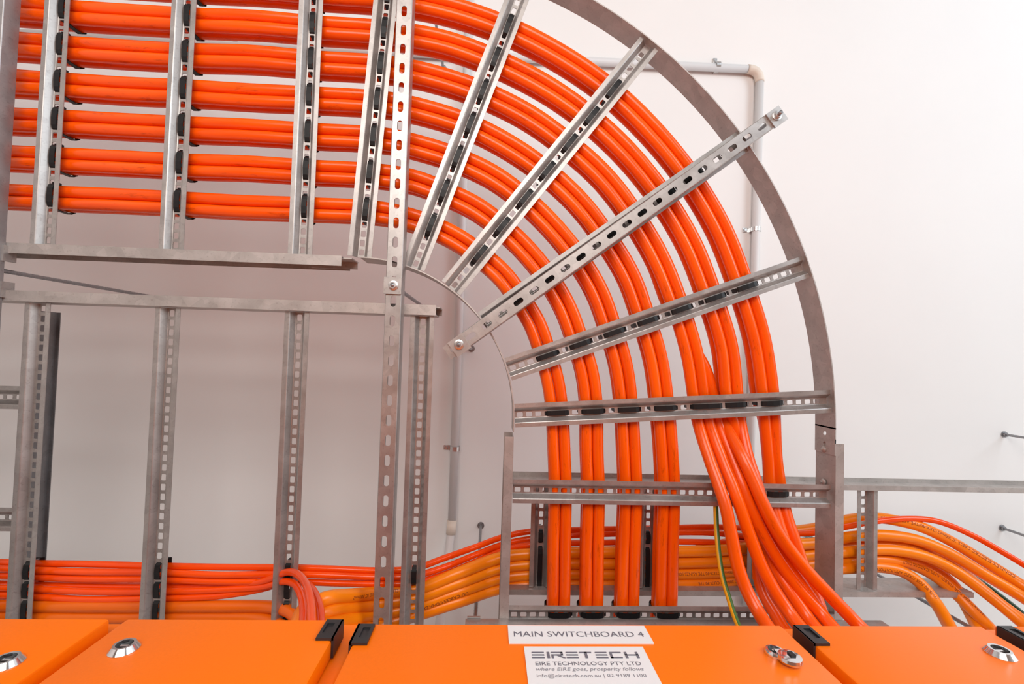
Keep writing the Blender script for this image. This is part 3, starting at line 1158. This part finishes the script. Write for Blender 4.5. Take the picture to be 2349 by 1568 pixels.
p0 = P(1078, -60, zc)
p1 = P(1037, 1196, zc)
cd2 = thing('conduit_pipe', 'grey plastic conduit running down the middle of the ceiling between the ladders', 'pipe', p1)
o = cd2.location.copy()
t = tube_obj('pipe', [p0, P(1057, 620, zc), p1], PR, M_PVC, cd2, 24)
t.location = t.location - o
p2 = P(1034, 1225, zc - .01)
p3 = P(1007, 1440, zc - .22)
t = tube_obj('pipe', catmull([p1, p2, P(1022, 1320, zc - .08), p3, P(985, 1560, zc - .5)], .02), PR, M_PVC, cd2, 24)
t.location = t.location - o
dcp = (p1 - p0).normalized()
t = tube_obj('coupling', [p1 - dcp * .006, p2], PR + .0028, M_PVC2, cd2, 24)
t.location = t.location - o


def clip(px, py_, ang, label, side=1):
    c_ = P(px, py_, zc)
    r = thing('pipe_clip', label, 'pipe clip', (c_.x, c_.y, ZC), ang, 'metal saddle clips holding the conduits')
    b = MB()
    n = 14
    vs = []
    wd = .009
    for i in range(n + 1):
        a = math.pi * i / n
        for rr in (PR + .0005, PR + .0030):
            for x in (-wd, wd):
                vs.append((x, rr * math.cos(a), -PR - .004 - rr * math.sin(a)))
    fs = []
    for i in range(n):
        k = i * 4
        fs += [(k, k + 4, k + 5, k + 1), (k + 2, k + 3, k + 7, k + 6), (k, k + 2, k + 6, k + 4), (k + 1, k + 5, k + 7, k + 3)]
    b.add(vs, fs)
    for s in (-1, 1):
        b.box(-wd, wd, s * (PR + .003) - .0015, s * (PR + .003) + .0015, -PR - .004, -.001)
    b.obj('strap', M_BRIGHT, r, auto=40)
    b = MB()
    s = side
    b.box(-wd, wd, min(s * (PR + .001), s * (PR + .030)), max(s * (PR + .001), s * (PR + .030)), -.004, -.0005)
    b.cyl((0, s * (PR + .02), -.004), (0, 0, -1), .0085, .006, 14, .006)
    b.obj('foot', M_BRIGHT, r, auto=40)


ah = math.atan2((e0 - l0).y, (e0 - l0).x)
av = math.atan2(dd.y, dd.x)
clip(1645, 152, ah, 'shiny clip with a round screw foot on the conduit left of the elbow', -1)
clip(1734, 526, av, 'shiny clip on the right vertical conduit behind the bend')
clip(1043, 1028, av, 'shiny clip on the middle conduit right of the long strut', 1)
clip(545, 96, ah, 'pale clip on the horizontal conduit above the second orange bundle', 1)

# ------------------------------------------------------------------ switchboards
YD = P(1300, 1431, .65).y          # door face
TD = .022
ZT = Q(1300, 1431, YD).z
YBD = YD + TD + .004
gx = lambda px, py_, yy=None: Q(px, py_, YD if yy is None else yy)


def hbox(bld, x0, x1, y0, y1, z0, z1, r=.004):
    """box with softened vertical/top front edges (bevelled)"""
    prof = [(x0, y1), (x0, y0 + r), (x0 + r * .3, y0 + r * .3), (x0 + r, y0), (x1 - r, y0), (x1 - r * .3, y0 + r * .3), (x1, y0 + r), (x1, y1)]
    n = len(prof)
    rings = [(z0, 0), (z1 - r * .6, 0), (z1, r * .6)]
    vs = []
    for z, ins in rings:
        for (x, y) in prof:
            xx = min(max(x, x0 + ins), x1 - ins)
            yy = max(y, y0 + ins)
            vs.append((xx, yy, z))
    fs = []
    for k in range(len(rings) - 1):
        for i in range(n):
            j = (i + 1) % n
            fs.append((k * n + i, k * n + j, (k + 1) * n + j, (k + 1) * n + i))
    fs.append(tuple(range(n - 1, -1, -1)))
    fs.append(tuple((len(rings) - 1) * n + i for i in range(n)))
    bld.add(vs, fs)


def cabinet(label, xl, xr, ztop, doors, group='orange switchboard cabinets'):
    cb = thing('switchboard_cabinet', label, 'electrical cabinet', ((xl + xr) / 2, YBD, 0), 0, group)
    o = cb.location.copy()
    b = MB()
    hbox(b, xl - o.x, xr - o.x, 0, .45, .02, ztop, .006)
    bo = b.obj('body', M_PAINT, cb, auto=30)
    out = []
    for (x0, x1, zt) in doors:
        b = MB()
        hbox(b, x0 - o.x, x1 - o.x, YD - o.y, YD + TD - o.y, .12, zt, .0035)
        out.append((b.obj('door', M_PAINT, cb, auto=30), o))
    return cb, out


zL = Q(500, 1419, YD).z
# body tops: where the body shows between doors
zbR = Q(1802, 1439, YBD).z
zbL = Q(800, 1429, YBD).z
xm = Q(817, 1430, YD).x
cabL, dL = cabinet('orange switchboard cabinet at lower left with two flush doors', Q(-500, 1420, YD).x, xm - .001, zbL,
                   [(Q(-260, 1420, YD).x, Q(250, 1420, YD).x, zL), (Q(290, 1419, YD).x, Q(787, 1420, YD).x, zL)])
cabR, dR = cabinet('orange switchboard cabinet at lower right with the white signs on its door', xm + .001, Q(3100, 1440, YD).x, zbR,
                   [(Q(829, 1431, YD).x, Q(1789, 1431, YD).x, ZT), (Q(1815, 1431, YD).x, Q(2243, 1431, YD).x, ZT), (Q(2274, 1431, YD).x, Q(3000, 1431, YD).x, ZT)])


def hinge(door, xe, side, zt):
    """black corner clip wrapping door edge; side=+1 -> door's left edge (clip extends to +x)"""
    d, o = door
    b = MB()
    w_, h_ = .020, .042
    x0, x1 = (xe - .0028, xe + w_) if side > 0 else (xe - w_, xe + .0028)
    z1 = zt - .006
    z0 = z1 - h_
    yf = YD - .0035
    # front plate with a recess
    m0, m1 = x0 + (.009 if side > 0 else .004), x1 - (.004 if side > 0 else .009)
    b.box(x0 - o.x, x1 - o.x, yf - o.y, YD - .0002 - o.y, z0, z0 + .012)
    b.box(x0 - o.x, x1 - o.x, yf - o.y, YD - .0002 - o.y, z1 - .008, z1)
    b.box(x0 - o.x, m0 - o.x, yf - o.y, YD - .0002 - o.y, z0 + .012, z1 - .008)
    b.box(m1 - o.x, x1 - o.x, yf - o.y, YD - .0002 - o.y, z0 + .012, z1 - .008)
    b.box(m0 - o.x, m1 - o.x, yf + .0025 - o.y, YD - .0002 - o.y, z0 + .012, z1 - .008)
    xs0, xs1 = (xe - .0032, xe - .0002) if side > 0 else (xe + .0002, xe + .0032)
    b.box(xs0 - o.x, xs1 - o.x, yf - o.y, YD + TD - o.y, z0, z1)
    h = b.obj('hinge', M_HINGE, d)
    tag(h, 'black plastic hinge')


hinge(dL[1], Q(787, 1420, YD).x, -1, zL)
hinge(dR[0], Q(829, 1431, YD).x, 1, ZT)
hinge(dR[1], Q(1815, 1431, YD).x, 1, ZT)
hinge(dR[2], Q(2274, 1431, YD).x, 1, ZT)


def lock(door, px, py_):
    d, o = door
    c_ = Q(px, py_, YD) - o
    b = MB()
    b.lathe(c_, (0, -1, 0), [(.0165, -.0003), (.0165, .001), (.0125, .0065), (.0120, .0072), (.0090, .0072), (.0088, .0020)], 40)
    l = b.obj('lock', M_CHROME, d, auto=30)
    tag(l, 'chrome round quarter-turn lock')
    b = MB()
    b.lathe(c_, (0, -1, 0), [(.0088, .0001), (.0088, .0022)], 30)
    b.obj('keyway', M_DARK, d)
    b = MB()
    b.box(c_.x - .0045, c_.x + .0045, c_.y - .0050, c_.y - .0020, c_.z - .0018, c_.z + .0018)
    b.obj('lock_bar', M_CHROME, d)


lock(dL[1], 285, 1489)
lock(dL[0], 14, 1522)
lock(dR[1], 2294, 1500)
# swivel cover lock on the main door
d, o = dR[0]
ca = Q(1778, 1500, YD) - o
cb_ = Q(1812, 1521, YD) - o
b = MB()
b.lathe(ca, (0, -1, 0), [(.0125, -.0003), (.0125, .003), (.0110, .0058), (.0085, .0062), (.0080, .003)], 36)
l = b.obj('lock', M_CHROME, d, auto=30)
tag(l, 'chrome lock with a swung-open round cover')
b = MB()
b.lathe(cb_, (0, -1, 0), [(.0135, .0035), (.0145, .006), (.0135, .0095), (.0100, .0105)], 36)
b.box((ca.x + cb_.x) / 2 - .008, (ca.x + cb_.x) / 2 + .008, ca.y - .0090, ca.y - .0045, (ca.z + cb_.z) / 2 - .006, (ca.z + cb_.z) / 2 + .006)
b.obj('lock_cover', M_CHROME, d, auto=30)
b = MB()
b.lathe(ca, (0, -1, 0), [(.0080, .0001), (.0080, .0034)], 30)
b.obj('keyway', M_DARK, d)
b = MB()
b.box(ca.x - .004, ca.x + .004, ca.y - .0058, ca.y - .0034, ca.z - .0016, ca.z + .0016)
b.obj('lock_bar', M_CHROME, d)
b = MB()
b.box(cb_.x - .0012, cb_.x + .0052, cb_.y - .0125, cb_.y - .0103, cb_.z - .0042, cb_.z + .0042)
b.obj('cover_spring', M_DARK, d)


# signs
def sign(name, label, x0, x1, z0, z1, lines):
    th = .0016
    r = thing(name, label, 'sign', ((x0 + x1) / 2, YD, z0))
    o = r.location.copy()
    b = MB()
    b.box(x0 - o.x, x1 - o.x, -th, -.0001, 0, z1 - z0)
    b.obj('plate', M_SIGN, r)
    for (txt, xa, xb, zb_, h, m_, sh, bold) in lines:
        vs, fs = text_mesh(txt, 1.0, sh)
        mnx = min(v[0] for v in vs)
        mxx = max(v[0] for v in vs)
        sx = (xb - xa) / (mxx - mnx)
        sz = h / .70
        vv = [((v[0] - mnx) * sx + xa - o.x, -th - .0003, v[1] * sz + zb_ - o.z) for v in vs]
        me = bpy.data.meshes.new('lettering')
        me.from_pydata(vv, [], fs)
        me.materials.append(m_)
        ob = bpy.data.objects.new('lettering', me)
        COL.objects.link(ob)
        ob.parent = r
    return r


A0, A1 = Q(1165, 1436, YD), Q(1478, 1436, YD)
Az = Q(1300, 1477, YD).z
t0, t1_ = Q(1179, 1462, YD), Q(1479, 1463, YD)
tz1, tz0 = Q(1300, 1450.5, YD).z, Q(1300, 1462.5, YD).z
sx0 = (Q(1165, 1436, YD).x + Q(1167, 1477, YD).x) / 2
sx1 = (Q(1478, 1436, YD).x + Q(1499, 1477, YD).x) / 2
sign('name_sign', 'upper white sign on the orange door reading MAIN SWITCHBOARD 4', sx0, sx1, Az, A0.z,
     [('MAIN SWITCHBOARD 4', t0.x, t1_.x, tz0, (tz1 - tz0), M_INK, 0, 0)])
b0x = Q(1202, 1485, YD).x
b1x = Q(1474, 1485, YD).x
bz1 = Q(1340, 1485, YD).z
bz0 = bz1 - .080


def zq(py_):
    return Q(1340, py_, YD).z


s2 = sign('maker_sign', 'lower white sign on the orange door with a striped logo and contact lines', b0x, b1x, bz0, bz1,
          [('EIRE TECHNOLOGY PTY LTD', Q(1229, 1528, YD).x, Q(1472, 1528, YD).x, zq(1528.5), zq(1520) - zq(1528.5), M_INK, 0, 0),
           ('where EIRE goes, prosperity follows', Q(1230, 1540, YD).x, Q(1478, 1540, YD).x, zq(1541), zq(1533) - zq(1541), M_INK2, .25, 0),
           ('info@eiretech.com.au | 02 9189 1100', Q(1232, 1555, YD).x, Q(1484, 1555, YD).x, zq(1556), zq(1548) - zq(1556), M_INK2, 0, 0)])
# striped logo
o = s2.location.copy()
lx0, lx1 = Q(1220, 1505, YD).x, Q(1465, 1505, YD).x
lz1, lz0 = zq(1498), zq(1512)
H = lz1 - lz0
W8 = (lx1 - lx0)
b = MB()
yk0, yk1 = -.0022, -.0017


def bar(u0, u1, v0, v1):
    b.box(lx0 + u0 * W8 - o.x, lx0 + u1 * W8 - o.x, yk0, yk1, lz0 + v0 * H - o.z, lz0 + v1 * H - o.z)


t_ = .17


def stripes(u0, u1):
    bar(u0, u1, 1 - t_, 1)
    bar(u0, u1, .5 - t_ / 2, .5 + t_ / 2)
    bar(u0, u1, 0, t_)


stripes(0, .115)
bar(.140, .165, 0, 1)
bar(.180, .290, 1 - t_, 1)
bar(.270, .290, .5, 1)
bar(.180, .290, .42, .42 + t_)
bar(.180, .200, 0, .5)
for i in range(6):
    bar(.235 + .010 * i, .262 + .010 * i, .42 - .07 * (i + 1), .42 - .07 * i)
stripes(.320, .430)
bar(.445, .560, 1 - t_, 1)
bar(.492, .517, 0, 1)
stripes(.595, .705)
bar(.730, .840, 1 - t_, 1)
bar(.730, .840, 0, t_)
bar(.730, .752, 0, .75)
bar(.870, .893, 0, 1)
bar(.975, .998, 0, 1)
bar(.870, .998, .5 - t_ / 2, .5 + t_ / 2)
b.obj('logo', M_INK, s2)
